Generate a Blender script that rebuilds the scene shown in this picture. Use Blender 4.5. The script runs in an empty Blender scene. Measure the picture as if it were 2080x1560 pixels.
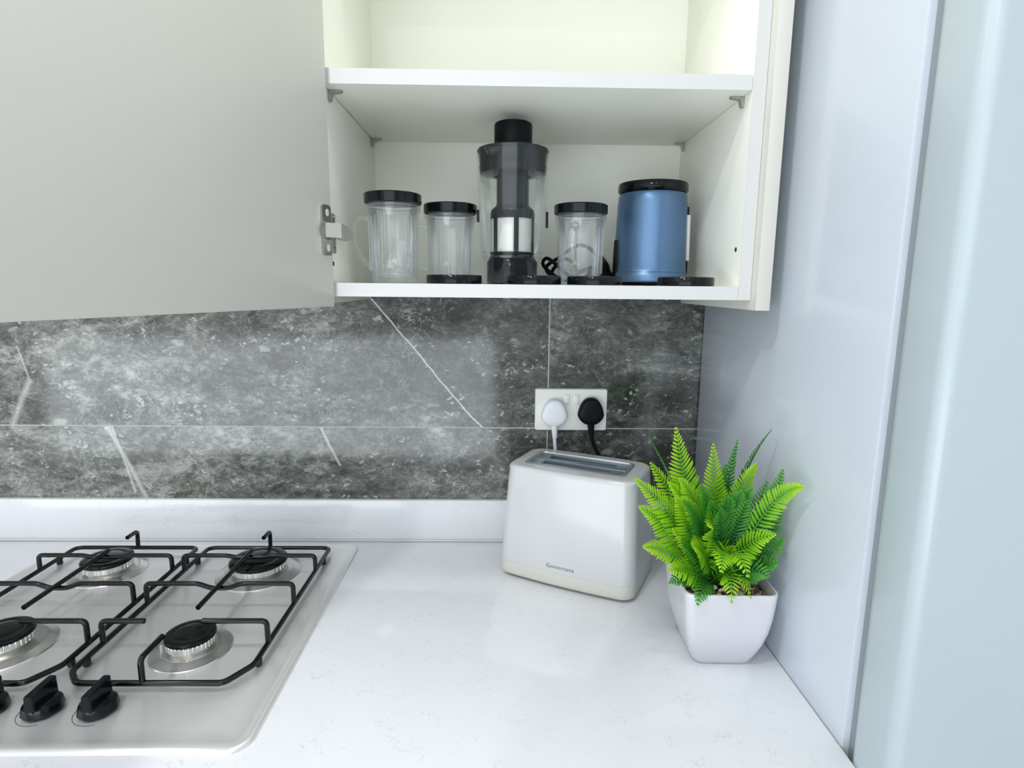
import bpy, bmesh, math, random
from mathutils import Vector, Matrix
random.seed(7)
SC = bpy.context.scene
COL = SC.collection
W = 0.9            # height of the worktop above the floor

# ------------------------------------------------------------------ camera
cam_d = bpy.data.cameras.new('camera'); cam = bpy.data.objects.new('camera', cam_d); COL.objects.link(cam)
cam_d.sensor_width = 36.0; cam_d.lens = 36.0 * 1190.744 / 2080.0
cam_d.clip_start = 0.02
_r = Vector((0.99981273, -0.01662295, 0.0099092)); _f = Vector((0.01804291, 0.98584121, -0.166708)); _u = Vector((-0.00699772, 0.16685557, 0.98595652))
cam.matrix_world = Matrix(((_r.x, _u.x, -_f.x, 0.0), (_r.y, _u.y, -_f.y, -1.16625), (_r.z, _u.z, -_f.z, 0.52874 + W), (0, 0, 0, 1)))
SC.camera = cam

# ------------------------------------------------------------------ world, light, exposure
wd = bpy.data.worlds.new('world'); SC.world = wd; wd.use_nodes = True
wd.node_tree.nodes['Background'].inputs[0].default_value = (0.80, 0.90, 1.0, 1)
wd.node_tree.nodes['Background'].inputs[1].default_value = 1.0
SC.view_settings.view_transform = 'Standard'; SC.view_settings.look = 'None'
SC.view_settings.gamma = 1.0; SC.view_settings.use_curve_mapping = False
SC.view_settings.exposure = 0.0
SC.cycles.diffuse_bounces = 8; SC.cycles.transparent_max_bounces = 24

def lamp(x, y, z, power, size=0.09, color=(1.0, 0.985, 0.965)):
    d = bpy.data.lights.new('downlight', 'AREA'); d.shape = 'DISK'; d.size = size; d.energy = power; d.color = color
    d.spread = math.radians(170)
    o = bpy.data.objects.new('downlight', d); o.location = (x, y, z + W); COL.objects.link(o)
    return o
CEIL = 1.50
LAMPS = [(-0.32, -1.75, 4.2), (0.16, -1.75, 0.5), (0.64, -1.75, 0.2), (0.03, -0.66, 1.9), (-0.38, -1.08, 6.5), (-1.1, -0.74, 3.0), (-1.4, -1.75, 0.8)]
for lx, ly, p in LAMPS:
    lamp(lx, ly, CEIL - 0.012, p)
# daylight that comes in through the glazed door behind the camera
d = bpy.data.lights.new('daylight', 'AREA'); d.shape = 'RECTANGLE'; d.size = 3.3; d.size_y = 0.98; d.energy = 40; d.color = (0.86, 0.93, 1.0)
o = bpy.data.objects.new('daylight', d); o.location = (-1.70, -3.14, -0.36 + W); o.rotation_euler = (math.radians(90), 0, 0); COL.objects.link(o)

d = bpy.data.lights.new('fill_high', 'AREA'); d.shape = 'RECTANGLE'; d.size = 2.9; d.size_y = 0.9; d.energy = 14; d.color = (0.90, 0.96, 1.0)  # added soft fill from behind the camera, no known window
o = bpy.data.objects.new('fill_high', d); o.location = (-0.85, -3.14, 0.99 + W); o.rotation_euler = (math.radians(86), 0, 0); COL.objects.link(o)

d = bpy.data.lights.new('fill_side', 'AREA'); d.shape = 'RECTANGLE'; d.size = 1.5; d.size_y = 1.1; d.energy = 7; d.color = (0.90, 0.96, 1.0)  # added fill to brighten the fridge side, not a known window
o = bpy.data.objects.new('fill_side', d); o.location = (-3.54, -1.75, 0.45 + W); o.rotation_euler = (0, math.radians(-90), 0); COL.objects.link(o)

# ------------------------------------------------------------------ node helpers
def newmat(name):
    m = bpy.data.materials.new(name); m.use_nodes = True
    return m, m.node_tree, m.node_tree.nodes['Principled BSDF']
class NT:
    def __init__(s, nt): s.nt = nt
    def n(s, t, **kw):
        nd = s.nt.nodes.new(t)
        for k, v in kw.items(): setattr(nd, k, v)
        return nd
    def put(s, sock, v):
        if isinstance(v, bpy.types.NodeSocket): s.nt.links.new(v, sock)
        elif v is not None: sock.default_value = v
    def math(s, op, a, b=None, c=None, clamp=False):
        nd = s.n('ShaderNodeMath', operation=op, use_clamp=clamp)
        for i, v in enumerate((a, b, c)):
            if v is not None: s.put(nd.inputs[i], v)
        return nd.outputs[0]
    def coord(s): return s.n('ShaderNodeTexCoord').outputs['Object']
    def mapping(s, v, scale=(1, 1, 1), rot=(0, 0, 0), loc=(0, 0, 0)):
        nd = s.n('ShaderNodeMapping'); s.put(nd.inputs['Vector'], v)
        nd.inputs['Scale'].default_value = scale; nd.inputs['Rotation'].default_value = rot; nd.inputs['Location'].default_value = loc
        return nd.outputs[0]
    def noise(s, v, scale, detail=4, rough=0.55, dist=0.0, col=False):
        nd = s.n('ShaderNodeTexNoise'); s.put(nd.inputs['Vector'], v)
        nd.inputs['Scale'].default_value = scale; nd.inputs['Detail'].default_value = detail
        nd.inputs['Roughness'].default_value = rough; nd.inputs['Distortion'].default_value = dist
        return nd.outputs['Color' if col else 'Fac']
    def ramp(s, f, stops):
        nd = s.n('ShaderNodeValToRGB'); s.put(nd.inputs[0], f)
        e = nd.color_ramp.elements
        while len(e) < len(stops): e.new(0.5)
        for i, (p, c) in enumerate(stops):
            e[i].position = p; e[i].color = (c, c, c, 1) if isinstance(c, (int, float)) else (*c, 1)
        return nd.outputs[0]
    def mix(s, f, a, b):
        nd = s.n('ShaderNodeMix', data_type='RGBA'); s.put(nd.inputs[0], f)
        s.put(nd.inputs[6], a if isinstance(a, bpy.types.NodeSocket) else (*a, 1)); s.put(nd.inputs[7], b if isinstance(b, bpy.types.NodeSocket) else (*b, 1))
        return nd.outputs[2]
    def bump(s, h, strength=0.1, dist=0.001):
        nd = s.n('ShaderNodeBump'); s.put(nd.inputs['Height'], h)
        nd.inputs['Strength'].default_value = strength; nd.inputs['Distance'].default_value = dist
        return nd.outputs[0]

def plain(name, col, rough=0.4, metal=0.0, coat=0.0, peel=0.0, peel_scale=300, var=0.0, ior=1.5):
    m, nt, b = newmat(name); t = NT(nt)
    b.inputs['Roughness'].default_value = rough; b.inputs['Metallic'].default_value = metal; b.inputs['IOR'].default_value = ior
    b.inputs['Coat Weight'].default_value = coat; b.inputs['Coat Roughness'].default_value = 0.05
    c = t.coord(); f = t.noise(c, 6, 3)
    lo = tuple(x * (1 - var) for x in col)
    nt.links.new(t.mix(f, lo, col), b.inputs['Base Color'])
    if peel: nt.links.new(t.bump(t.noise(c, peel_scale, 2), peel, 0.001), b.inputs['Normal'])
    return m

M = {}
M['white'] = plain('white_laminate', (0.93, 0.935, 0.865), 0.33, var=0.02, peel=0.03, peel_scale=500)
M['shelf_edge'] = plain('dimmed_white_edging', (0.64, 0.64, 0.64), 0.4, var=0.01)  # white darkened to hold down the strong light on front edges
M['cashmere'] = plain('cashmere_laminate', (0.66, 0.65, 0.60), 0.32, var=0.03, peel=0.03, peel_scale=60)
M['paint'] = plain('white_wall_paint', (0.85, 0.86, 0.86), 0.6, var=0.02)
M['ceil'] = plain('white_ceiling_paint', (0.88, 0.88, 0.88), 0.7)
M['fridge'] = plain('pale_blue_grey_enamel', (0.58, 0.635, 0.70), 0.20, coat=0.4, peel=0.22, peel_scale=190, var=0.015)
M['shaded_fridge_door'] = plain('shaded_blue_grey_door', (0.46, 0.54, 0.575), 0.30, coat=0.2, peel=0.05, peel_scale=220, var=0.015)  # body colour darkened: shade on the door front put into the paint
M['seal'] = plain('grey_door_seal', (0.25, 0.29, 0.31), 0.6)
M['gap'] = plain('dark_gap', (0.02, 0.02, 0.02), 0.8)
M['black_gloss'] = plain('black_gloss_plastic', (0.003, 0.005, 0.007), 0.12, ior=1.36)
M['black_matt'] = plain('black_matt_plastic', (0.004, 0.005, 0.006), 0.42, ior=1.25)
M['black_enamel'] = plain('black_enamel', (0.004, 0.005, 0.006), 0.16, ior=1.45)
M['cap'] = plain('black_enamel_cap', (0.004, 0.005, 0.006), 0.2, ior=1.35, peel=0.15, peel_scale=220)
M['nickel'] = plain('nickel_plating', (0.62, 0.60, 0.57), 0.22, metal=1.0)
M['dark_nickel'] = plain('dark_nickel', (0.25, 0.25, 0.25), 0.3, metal=1.0)
M['zinc'] = plain('zinc_plated_steel', (0.42, 0.42, 0.38), 0.4, metal=0.8)
M['alu'] = plain('burner_aluminium', (0.80, 0.79, 0.76), 0.28, metal=1.0)
M['dish'] = plain('satin_steel_dish', (0.74, 0.73, 0.71), 0.30, metal=1.0)
M['toaster'] = plain('glossy_white_plastic', (0.58, 0.59, 0.60), 0.16, coat=0.1, var=0.01)
M['toaster_base'] = plain('pale_grey_plastic', (0.60, 0.60, 0.55), 0.4)
M['toaster_grey'] = plain('blue_grey_metal', (0.24, 0.29, 0.33), 0.32, metal=0.5)
M['toaster_dark'] = plain('dark_toaster_cavity', (0.03, 0.035, 0.04), 0.6)
M['silver'] = plain('silver_edge', (0.6, 0.63, 0.66), 0.3, metal=0.8)
M['print'] = plain('dark_grey_print', (0.08, 0.08, 0.09), 0.5)
M['pot'] = plain('white_ceramic_plastic', (0.62, 0.62, 0.66), 0.30, coat=0.1, var=0.01)
M['soil'] = plain('dark_soil', (0.035, 0.022, 0.014), 0.9, peel=0.6, peel_scale=150, var=0.5)
M['socket'] = plain('white_socket_plastic', (0.82, 0.82, 0.79), 0.28)
M['plug_white'] = plain('white_plug_plastic', (0.80, 0.81, 0.86), 0.4)
M['rubber'] = plain('black_cable', (0.004, 0.004, 0.005), 0.45, ior=1.25)
M['white_cable'] = plain('white_cable', (0.80, 0.81, 0.86), 0.45)
M['smoke'] = plain('smoky_black_plastic', (0.006, 0.010, 0.013), 0.12, ior=1.28)
M['mesh'] = plain('pale_filter_mesh', (0.66, 0.66, 0.62), 0.35, metal=0.25)
M['units'] = plain('opposite_units', (0.35, 0.34, 0.32), 0.4)
M['floor'] = plain('pale_floor', (0.62, 0.61, 0.60), 0.35, var=0.2)

# brushed steel
m, nt, b = newmat('brushed_steel'); t = NT(nt); c = t.coord()
s1 = t.noise(t.mapping(c, (3, 420, 3)), 4, 3, 0.6)
nt.links.new(t.ramp(s1, [(0.25, (0.83, 0.83, 0.83)), (0.75, (0.88, 0.88, 0.87))]), b.inputs['Base Color'])
nt.links.new(t.ramp(s1, [(0.2, 0.27), (0.8, 0.31)]), b.inputs['Roughness'])
b.inputs['Metallic'].default_value = 0.62
b.inputs['Anisotropic'].default_value = 0.9; b.inputs['Anisotropic Rotation'].default_value = 0.25
tg = t.n('ShaderNodeTangent', direction_type='UV_MAP'); nt.links.new(tg.outputs[0], b.inputs['Tangent'])
nt.links.new(t.bump(s1, 0.008, 0.0005), b.inputs['Normal']); M['steel'] = m

# fluted aluminium burner crown is geometry; blue satin paint of the blender base
m, nt, b = newmat('satin_blue_metallic'); t = NT(nt)
b.inputs['Base Color'].default_value = (0.11, 0.205, 0.36, 1); b.inputs['Metallic'].default_value = 0.75; b.inputs['Roughness'].default_value = 0.34
b.inputs['Coat Weight'].default_value = 0.15; b.inputs['Coat Roughness'].default_value = 0.2
M['blue'] = m

# clear plastic (thin walled): clear through, shiny at grazing angles
def clear(name, tint, edge=0.42, milk=0.04):
    m = bpy.data.materials.new(name); m.use_nodes = True; nt = m.node_tree; t = NT(nt)
    nt.nodes.remove(nt.nodes['Principled BSDF'])
    tr = t.n('ShaderNodeBsdfTransparent'); tr.inputs[0].default_value = (*tint, 1)
    gl = t.n('ShaderNodeBsdfGlossy'); gl.inputs['Roughness'].default_value = 0.09; gl.inputs['Color'].default_value = (0.95, 0.97, 1, 1)
    lw = t.n('ShaderNodeLayerWeight'); lw.inputs[0].default_value = 0.32
    f = t.math('MULTIPLY_ADD', lw.outputs['Fresnel'], edge, 0.035, clamp=True)
    mx = t.n('ShaderNodeMixShader'); nt.links.new(f, mx.inputs[0]); nt.links.new(tr.outputs[0], mx.inputs[1]); nt.links.new(gl.outputs[0], mx.inputs[2])
    df = t.n('ShaderNodeBsdfDiffuse'); df.inputs[0].default_value = (0.95, 0.97, 0.98, 1)
    m2 = t.n('ShaderNodeMixShader'); m2.inputs[0].default_value = milk; nt.links.new(mx.outputs[0], m2.inputs[1]); nt.links.new(df.outputs[0], m2.inputs[2])
    nt.links.new(m2.outputs[0], nt.nodes['Material Output'].inputs[0])
    return m
M['clear'] = clear('clear_plastic', (0.985, 0.99, 0.99))
M['clear_jar'] = clear('clear_jar_plastic', (0.985, 0.99, 0.99), 0.36, 0.006)
M['bag'] = clear('clear_film', (0.97, 0.97, 0.97), 0.3)

# quartz worktop
m, nt, b = newmat('white_quartz'); t = NT(nt); c = t.coord()
w = t.noise(c, 9, 3, 0.5, col=True)
cv = t.n('ShaderNodeVectorMath', operation='MULTIPLY_ADD'); t.put(cv.inputs[0], w); cv.inputs[1].default_value = (0.05, 0.05, 0.05); t.put(cv.inputs[2], c)
v1 = t.noise(cv.outputs[0], 34, 5, 0.62, 1.2)
vein = t.ramp(t.math('ABSOLUTE', t.math('SUBTRACT', v1, 0.5)), [(0.0, 1.0), (0.007, 0.0)])
gate = t.ramp(t.noise(c, 26, 3, 0.6), [(0.50, 0.0), (0.60, 1.0)])
sp = t.ramp(t.noise(c, 210, 2, 0.5), [(0.70, 0.0), (0.76, 1.0)])
mark = t.math('MULTIPLY', vein, gate)
mark = t.math('MAXIMUM', t.math('MULTIPLY', mark, 0.75), t.math('MULTIPLY', sp, 0.20))
cloud = t.mix(t.noise(c, 5, 3), (0.74, 0.755, 0.79), (0.80, 0.815, 0.85))
nt.links.new(t.mix(mark, cloud, (0.42, 0.42, 0.42)), b.inputs['Base Color'])
b.inputs['Roughness'].default_value = 0.10; b.inputs['Coat Weight'].default_value = 0.0
M['quartz'] = m

# grey marble tiles with grout joints
def segment(t, X, Z, x0, z0, x1, z1, w0, soft):
    dx, dz = x1 - x0, z1 - z0; L = math.hypot(dx, dz); ux, uz = dx / L, dz / L
    a = t.math('SUBTRACT', X, x0); c2 = t.math('SUBTRACT', Z, z0)
    along = t.math('ADD', t.math('MULTIPLY', a, ux), t.math('MULTIPLY', c2, uz))
    off = t.math('ABSOLUTE', t.math('SUBTRACT', t.math('MULTIPLY', a, uz), t.math('MULTIPLY', c2, ux)))
    k = t.math('SUBTRACT', 1.0, t.math('DIVIDE', t.math('SUBTRACT', off, w0), soft, clamp=False), clamp=True)
    k = t.math('MULTIPLY', k, t.math('GREATER_THAN', along, 0.0)); k = t.math('MULTIPLY', k, t.math('LESS_THAN', along, L))
    return k
m, nt, b = newmat('grey_marble_tile'); t = NT(nt); c = t.coord()
wob = t.noise(c, 11, 4, 0.6, col=True)
vm = t.n('ShaderNodeVectorMath', operation='MULTIPLY_ADD'); t.put(vm.inputs[0], wob); vm.inputs[1].default_value = (0.03, 0.03, 0.03); t.put(vm.inputs[2], c)
cw = vm.outputs[0]
sx = t.n('ShaderNodeSeparateXYZ'); t.put(sx.inputs[0], c); X, Z = sx.outputs[0], sx.outputs[2]
JZ, JX = 0.2405, 0.0945
lower = t.math('LESS_THAN', Z, JZ)
# each tile is cut from another piece of stone: shift the pattern below the joint and right of it
right = t.math('GREATER_THAN', X, JX)
sh = t.n('ShaderNodeCombineXYZ'); t.put(sh.inputs[0], t.math('MULTIPLY', lower, 3.7)); t.put(sh.inputs[1], t.math('MULTIPLY', right, 5.1))
vs = t.n('ShaderNodeVectorMath', operation='ADD'); t.put(vs.inputs[0], cw); t.put(vs.inputs[1], sh.outputs[0]); cs = vs.outputs[0]
flat = t.mapping(cs, (1.0, 1.0, 1.7))
big = t.noise(flat, 4.5, 4, 0.55, 0.6)
mid = t.noise(flat, 20, 7, 0.66, 0.8)
fine = t.noise(flat, 78, 6, 0.68, 0.9)
base = t.math('ADD', t.math('MULTIPLY', big, 0.34), t.math('ADD', t.math('MULTIPLY', mid, 0.38), t.math('MULTIPLY', fine, 0.36)))
# stone lightened towards the left: reflected light there painted into the colour
pale = t.math('MULTIPLY', t.math('SUBTRACT', -0.10, X), 0.10)
pale = t.math('MINIMUM', t.math('MAXIMUM', pale, 0.0), 0.045)
base = t.math('ADD', base, pale)
base = t.math('ADD', base, t.math('MULTIPLY', t.math('MULTIPLY', lower, t.math('LESS_THAN', X, 0.0945)), 0.035))  # lower left row lightened too, painting in the worktop's reflection
stone = t.ramp(base, [(0.42, (0.014, 0.016, 0.014)), (0.52, (0.048, 0.052, 0.046)), (0.60, (0.125, 0.132, 0.120)), (0.70, (0.34, 0.35, 0.32))])
hue = t.noise(cs, 6, 3)
stone = t.mix(t.math('MULTIPLY', t.ramp(hue, [(0.4, 0.0), (0.7, 1.0)]), 0.28), stone, (0.13, 0.115, 0.10))
vn = t.noise(cs, 7.5, 6, 0.62, 1.0)
veins = t.ramp(t.math('ABSOLUTE', t.math('SUBTRACT', vn, 0.5)), [(0.0, 1.0), (0.0075, 0.0)])
vg = t.ramp(t.noise(cs, 4.2, 3), [(0.46, 0.0), (0.62, 0.75)])
vn2 = t.noise(cs, 24, 5, 0.6, 1.4)
veins2 = t.math('MULTIPLY', t.ramp(t.math('ABSOLUTE', t.math('SUBTRACT', vn2, 0.5)), [(0.0, 1.0), (0.011, 0.0)]), t.ramp(t.noise(cs, 9, 3), [(0.44, 0.0), (0.60, 0.8)]))
vj = t.n('ShaderNodeVectorMath', operation='MULTIPLY_ADD'); t.put(vj.inputs[0], t.noise(cs, 55, 3, 0.6, col=True)); vj.inputs[1].default_value = (0.022, 0.022, 0.022); t.put(vj.inputs[2], cs)
cj = vj.outputs[0]
vo = t.n('ShaderNodeTexVoronoi'); t.put(vo.inputs['Vector'], t.mapping(cj, (0.8, 1, 1.5))); vo.inputs['Scale'].default_value = 75
fl = t.math('MULTIPLY', t.ramp(vo.outputs['Distance'], [(0.20, 1.0), (0.34, 0.0)]), t.ramp(t.noise(cs, 30, 3), [(0.55, 0.0), (0.60, 0.9)]))
vb = t.n('ShaderNodeTexVoronoi'); t.put(vb.inputs['Vector'], t.mapping(cj, (0.8, 1, 1.6))); vb.inputs['Scale'].default_value = 19
fb = t.math('MULTIPLY', t.ramp(vb.outputs['Distance'], [(0.20, 1.0), (0.30, 0.0)]), t.ramp(t.noise(cs, 13, 3), [(0.56, 0.0), (0.61, 0.6)]))
marks = t.math('MAXIMUM', t.math('MAXIMUM', t.math('MULTIPLY', veins, vg), veins2), t.math('MAXIMUM', fl, fb))
# long single cracks filled with white
sw = t.n('ShaderNodeSeparateXYZ'); vm2 = t.n('ShaderNodeVectorMath', operation='MULTIPLY_ADD'); t.put(vm2.inputs[0], t.noise(c, 6, 5, 0.6, col=True)); vm2.inputs[1].default_value = (0.022, 0.0, 0.022); vm2.inputs[2].default_value = (-0.011, 0, -0.011)
va = t.n('ShaderNodeVectorMath', operation='ADD'); t.put(va.inputs[0], vm2.outputs[0]); t.put(va.inputs[1], c); t.put(sw.inputs[0], va.outputs[0]); XW, ZW = sw.outputs[0], sw.outputs[2]
up = t.math('SUBTRACT', 1.0, lower)
cr = segment(t, XW, ZW, -0.275, 0.52, -0.135, 0.352, 0.0007, 0.0013)
cr = t.math('MAXIMUM', cr, segment(t, XW, ZW, -0.137, 0.354, -0.030, 0.232, 0.0007, 0.0013))
cr = t.math('MULTIPLY', cr, up)
c2 = segment(t, XW, ZW, -0.81, 0.27, -0.72, 0.06, 0.0004, 0.006)
c2 = t.math('MAXIMUM', c2, segment(t, XW, ZW, -0.79, 0.25, -0.755, 0.10, 0.0006, 0.003))
c2 = t.math('MAXIMUM', c2, segment(t, XW, ZW, -0.375, 0.25, -0.33, 0.16, 0.001, 0.003))
c2 = t.math('MULTIPLY', t.math('MULTIPLY', c2, lower), 0.7)
c3 = segment(t, XW, ZW, -0.955, 0.40, -0.935, 0.33, 0.0005, 0.0025)
c3 = t.math('MAXIMUM', c3, segment(t, XW, ZW, -0.935, 0.335, -0.985, 0.23, 0.0005, 0.009))
cr = t.math('MAXIMUM', cr, t.math('MAXIMUM', c2, t.math('MULTIPLY', c3, 0.55)))
stone = t.mix(t.math('MULTIPLY', marks, 0.75), stone, (0.50, 0.51, 0.49))
stone = t.mix(t.math('MULTIPLY', cr, 0.85), stone, (0.62, 0.62, 0.60))
gz = t.math('LESS_THAN', t.math('ABSOLUTE', t.math('SUBTRACT', Z, JZ)), 0.0011)
gx = t.math('LESS_THAN', t.math('ABSOLUTE', t.math('SUBTRACT', X, JX)), 0.0012)
gx2 = t.math('LESS_THAN', t.math('ABSOLUTE', t.math('SUBTRACT', X, JX - 1.2)), 0.0012)
gr = t.math('MAXIMUM', gz, t.math('MAXIMUM', gx, gx2))
nt.links.new(t.mix(gr, stone, (0.42, 0.42, 0.38)), b.inputs['Base Color'])
nt.links.new(t.math('MULTIPLY_ADD', gr, 0.5, 0.09), b.inputs['Roughness'])
nt.links.new(t.bump(t.math('SUBTRACT', 1.0, gr), 0.3, 0.0008), b.inputs['Normal'])
b.inputs['IOR'].default_value = 1.55
M['tile'] = m

# fern leaf: plastic, deep green at the frond's root, lime towards the tips
def leafmat(name, root, mid, tip):
    m, nt, b = newmat(name); t = NT(nt)
    at = t.n('ShaderNodeAttribute'); at.attribute_name = 'along'
    f = t.math('ADD', at.outputs['Fac'], t.math('MULTIPLY', t.math('SUBTRACT', t.noise(t.coord(), 45, 2), 0.5), 0.25))
    col = t.ramp(f, [(0.10, root), (0.45, mid), (0.85, tip)])
    nt.links.new(col, b.inputs['Base Color']); b.inputs['Roughness'].default_value = 0.38
    tl = t.n('ShaderNodeBsdfTranslucent'); nt.links.new(col, tl.inputs[0])
    mx = t.n('ShaderNodeMixShader'); mx.inputs[0].default_value = 0.28
    nt.links.new(b.outputs[0], mx.inputs[1]); nt.links.new(tl.outputs[0], mx.inputs[2]); nt.links.new(mx.outputs[0], nt.nodes['Material Output'].inputs[0])
    return m
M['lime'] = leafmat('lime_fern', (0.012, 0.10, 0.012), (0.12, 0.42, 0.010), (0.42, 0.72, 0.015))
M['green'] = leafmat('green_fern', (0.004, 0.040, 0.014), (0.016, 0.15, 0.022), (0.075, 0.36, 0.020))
m, nt, b = newmat('mixed_pebbles'); t = NT(nt)
at = t.n('ShaderNodeAttribute'); at.attribute_name = 'along'
nt.links.new(t.ramp(at.outputs['Fac'], [(0.0, (0.03, 0.02, 0.015)), (0.3, (0.10, 0.06, 0.035)), (0.55, (0.33, 0.20, 0.10)), (0.8, (0.55, 0.42, 0.27)), (1.0, (0.72, 0.66, 0.55))]), b.inputs['Base Color'])
b.inputs['Roughness'].default_value = 0.3; M['pebble'] = m

# ------------------------------------------------------------------ mesh helpers
def tag(o, label=None, cat=None, group=None, kind=None):
    if label: o['label'] = label
    if cat: o['category'] = cat
    if group: o['group'] = group
    if kind: o['kind'] = kind
    return o
def empty(name, loc, rz=0.0, label=None, cat=None, group=None):
    o = bpy.data.objects.new(name, None); COL.objects.link(o); o.location = (loc[0], loc[1], loc[2] + W); o.rotation_euler = (0, 0, rz)
    o.empty_display_size = 0.05
    return tag(o, label, cat, group)
def link(name, bm, mat, parent=None, smooth=35, loc=None, rz=0.0):
    bmesh.ops.recalc_face_normals(bm, faces=bm.faces)
    for f in bm.faces: f.smooth = True
    lim = math.radians(smooth)
    for e in bm.edges:
        e.smooth = not (len(e.link_faces) == 2 and e.calc_face_angle(0.0) > lim)
    me = bpy.data.meshes.new(name); bm.to_mesh(me); bm.free()
    o = bpy.data.objects.new(name, me); me.materials.append(mat); COL.objects.link(o)
    if parent: o.parent = parent
    elif loc is not None: o.location = (loc[0], loc[1], loc[2] + W); o.rotation_euler = (0, 0, rz)
    return o
def bx(bm, x0, x1, y0, y1, z0, z1, bev=0.0, seg=2):
    t = bmesh.new(); bmesh.ops.create_cube(t, size=1)
    for v in t.verts: v.co = Vector(((x0 + x1) / 2 + v.co.x * (x1 - x0), (y0 + y1) / 2 + v.co.y * (y1 - y0), (z0 + z1) / 2 + v.co.z * (z1 - z0)))
    if bev: bmesh.ops.bevel(t, geom=t.edges[:], offset=bev, segments=seg, profile=0.5, affect='EDGES')
    merge(bm, t)
def merge(bm, t, mtx=None):
    if mtx is not None: bmesh.ops.transform(t, matrix=mtx, verts=t.verts)
    me = bpy.data.meshes.new('t'); t.to_mesh(me); t.free(); bm.from_mesh(me); bpy.data.meshes.remove(me)
def loft(bm, rings, cap0=True, cap1=True, closed=True):
    vs = [[bm.verts.new(p) for p in r] for r in rings]
    n = len(vs[0])
    for a, c in zip(vs, vs[1:]):
        for i in range(n if closed else n - 1):
            j = (i + 1) % n
            bm.faces.new((a[i], a[j], c[j], c[i]))
    if cap0: bm.faces.new(vs[0][::-1])
    if cap1: bm.faces.new(vs[-1])
    return vs
def lathe(bm, prof, cx=0, cy=0, seg=64, fl=None, cap0=False, cap1=False):
    rings = []
    for r, z in prof:
        rings.append([(cx + (r * (1 + (fl(i / seg, z) if fl else 0))) * math.cos(2 * math.pi * i / seg), cy + (r * (1 + (fl(i / seg, z) if fl else 0))) * math.sin(2 * math.pi * i / seg), z) for i in range(seg)])
    return loft(bm, rings, cap0, cap1)
def rrect(hx, hy, r, z, cx=0, cy=0, n=8, bulge=0.0):
    r = min(r, hx, hy); pts = []
    for qx, qy, a0 in ((1, 1, 0), (-1, 1, 90), (-1, -1, 180), (1, -1, 270)):
        for i in range(n + 1):
            a = math.radians(a0 + 90 * i / n)
            pts.append([(hx - r) * qx + r * math.cos(a), (hy - r) * qy + r * math.sin(a)])
    out = []
    for i, p in enumerate(pts):        # add points along the long straight runs so that they can bulge
        out.append(p); q = pts[(i + 1) % len(pts)]
        if math.hypot(q[0] - p[0], q[1] - p[1]) > 0.3 * min(hx, hy) or (i + 1) % (n + 1) == 0:
            for k in range(1, 8): out.append([p[0] + (q[0] - p[0]) * k / 8, p[1] + (q[1] - p[1]) * k / 8])
    res = []
    for x, y in out:
        if bulge: y = y + math.copysign(bulge * (1 - (x / hx) ** 2), y) * min(1, abs(y) / (hy * 0.6))
        res.append((cx + x, cy + y, z))
    return res
def fillet(pts, r, n=5):
    pts = [Vector(p) for p in pts]; out = [pts[0]]
    for a, p, c in zip(pts, pts[1:], pts[2:]):
        u, v = (a - p), (c - p); k = min(r, u.length * 0.49, v.length * 0.49); u.normalize(); v.normalize()
        s, e = p + u * k, p + v * k
        for i in range(n + 1):
            q = i / n; out.append(s * (1 - q) ** 2 + p * 2 * q * (1 - q) + e * q * q)
    out.append(pts[-1]); return out
def tube(bm, pts, r, seg=10, closed=False, caps=True, rfn=None):
    pts = [Vector(p) for p in pts]; n = len(pts); rings = []; prev = None
    for i, p in enumerate(pts):
        if closed: d = pts[(i + 1) % n] - pts[i - 1]
        else: d = pts[min(i + 1, n - 1)] - pts[max(i - 1, 0)]
        d.normalize()
        if prev is None: u = d.orthogonal().normalized()
        else: u = (prev - d * prev.dot(d)).normalized()
        prev = u; v = d.cross(u); rr = rfn(i / (n - 1)) if rfn else r
        rings.append([p + (u * math.cos(2 * math.pi * k / seg) + v * math.sin(2 * math.pi * k / seg)) * rr for k in range(seg)])
    if closed: rings.append(rings[0])
    if closed:
        vs = [[bm.verts.new(p) for p in rg] for rg in rings[:-1]]; vs.append(vs[0])
        for a, c in zip(vs, vs[1:]):
            for k in range(seg): bm.faces.new((a[k], a[(k + 1) % seg], c[(k + 1) % seg], c[k]))
    else: loft(bm, rings, caps, caps)
def smoothpath(pts, n=12):
    pts = [Vector(p) for p in pts]; P = [pts[0]] + pts + [pts[-1]]; out = []
    for i in range(len(pts) - 1):
        a, b2, c, d2 = P[i:i + 4]
        for k in range(n):
            t = k / n
            out.append(0.5 * ((2 * b2) + (c - a) * t + (2 * a - 5 * b2 + 4 * c - d2) * t * t + (-a + 3 * b2 - 3 * c + d2) * t ** 3))
    out.append(pts[-1]); return out
def B(): return bmesh.new()
def part(name, fn, mat, parent, smooth=35):
    bm = B(); fn(bm); return link(name, bm, M[mat], parent, smooth)
def copy_tree(o, parent=None):
    c = o.copy(); COL.objects.link(c); c.parent = parent
    for ch in list(o.children): copy_tree(ch, c)
    return c
def struct(name, mat, *boxes):
    bm = B()
    for a in boxes: bx(bm, *a)
    o = link(name, bm, M[mat], None); o.location.z = W; o['kind'] = 'structure'; return o

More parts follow.
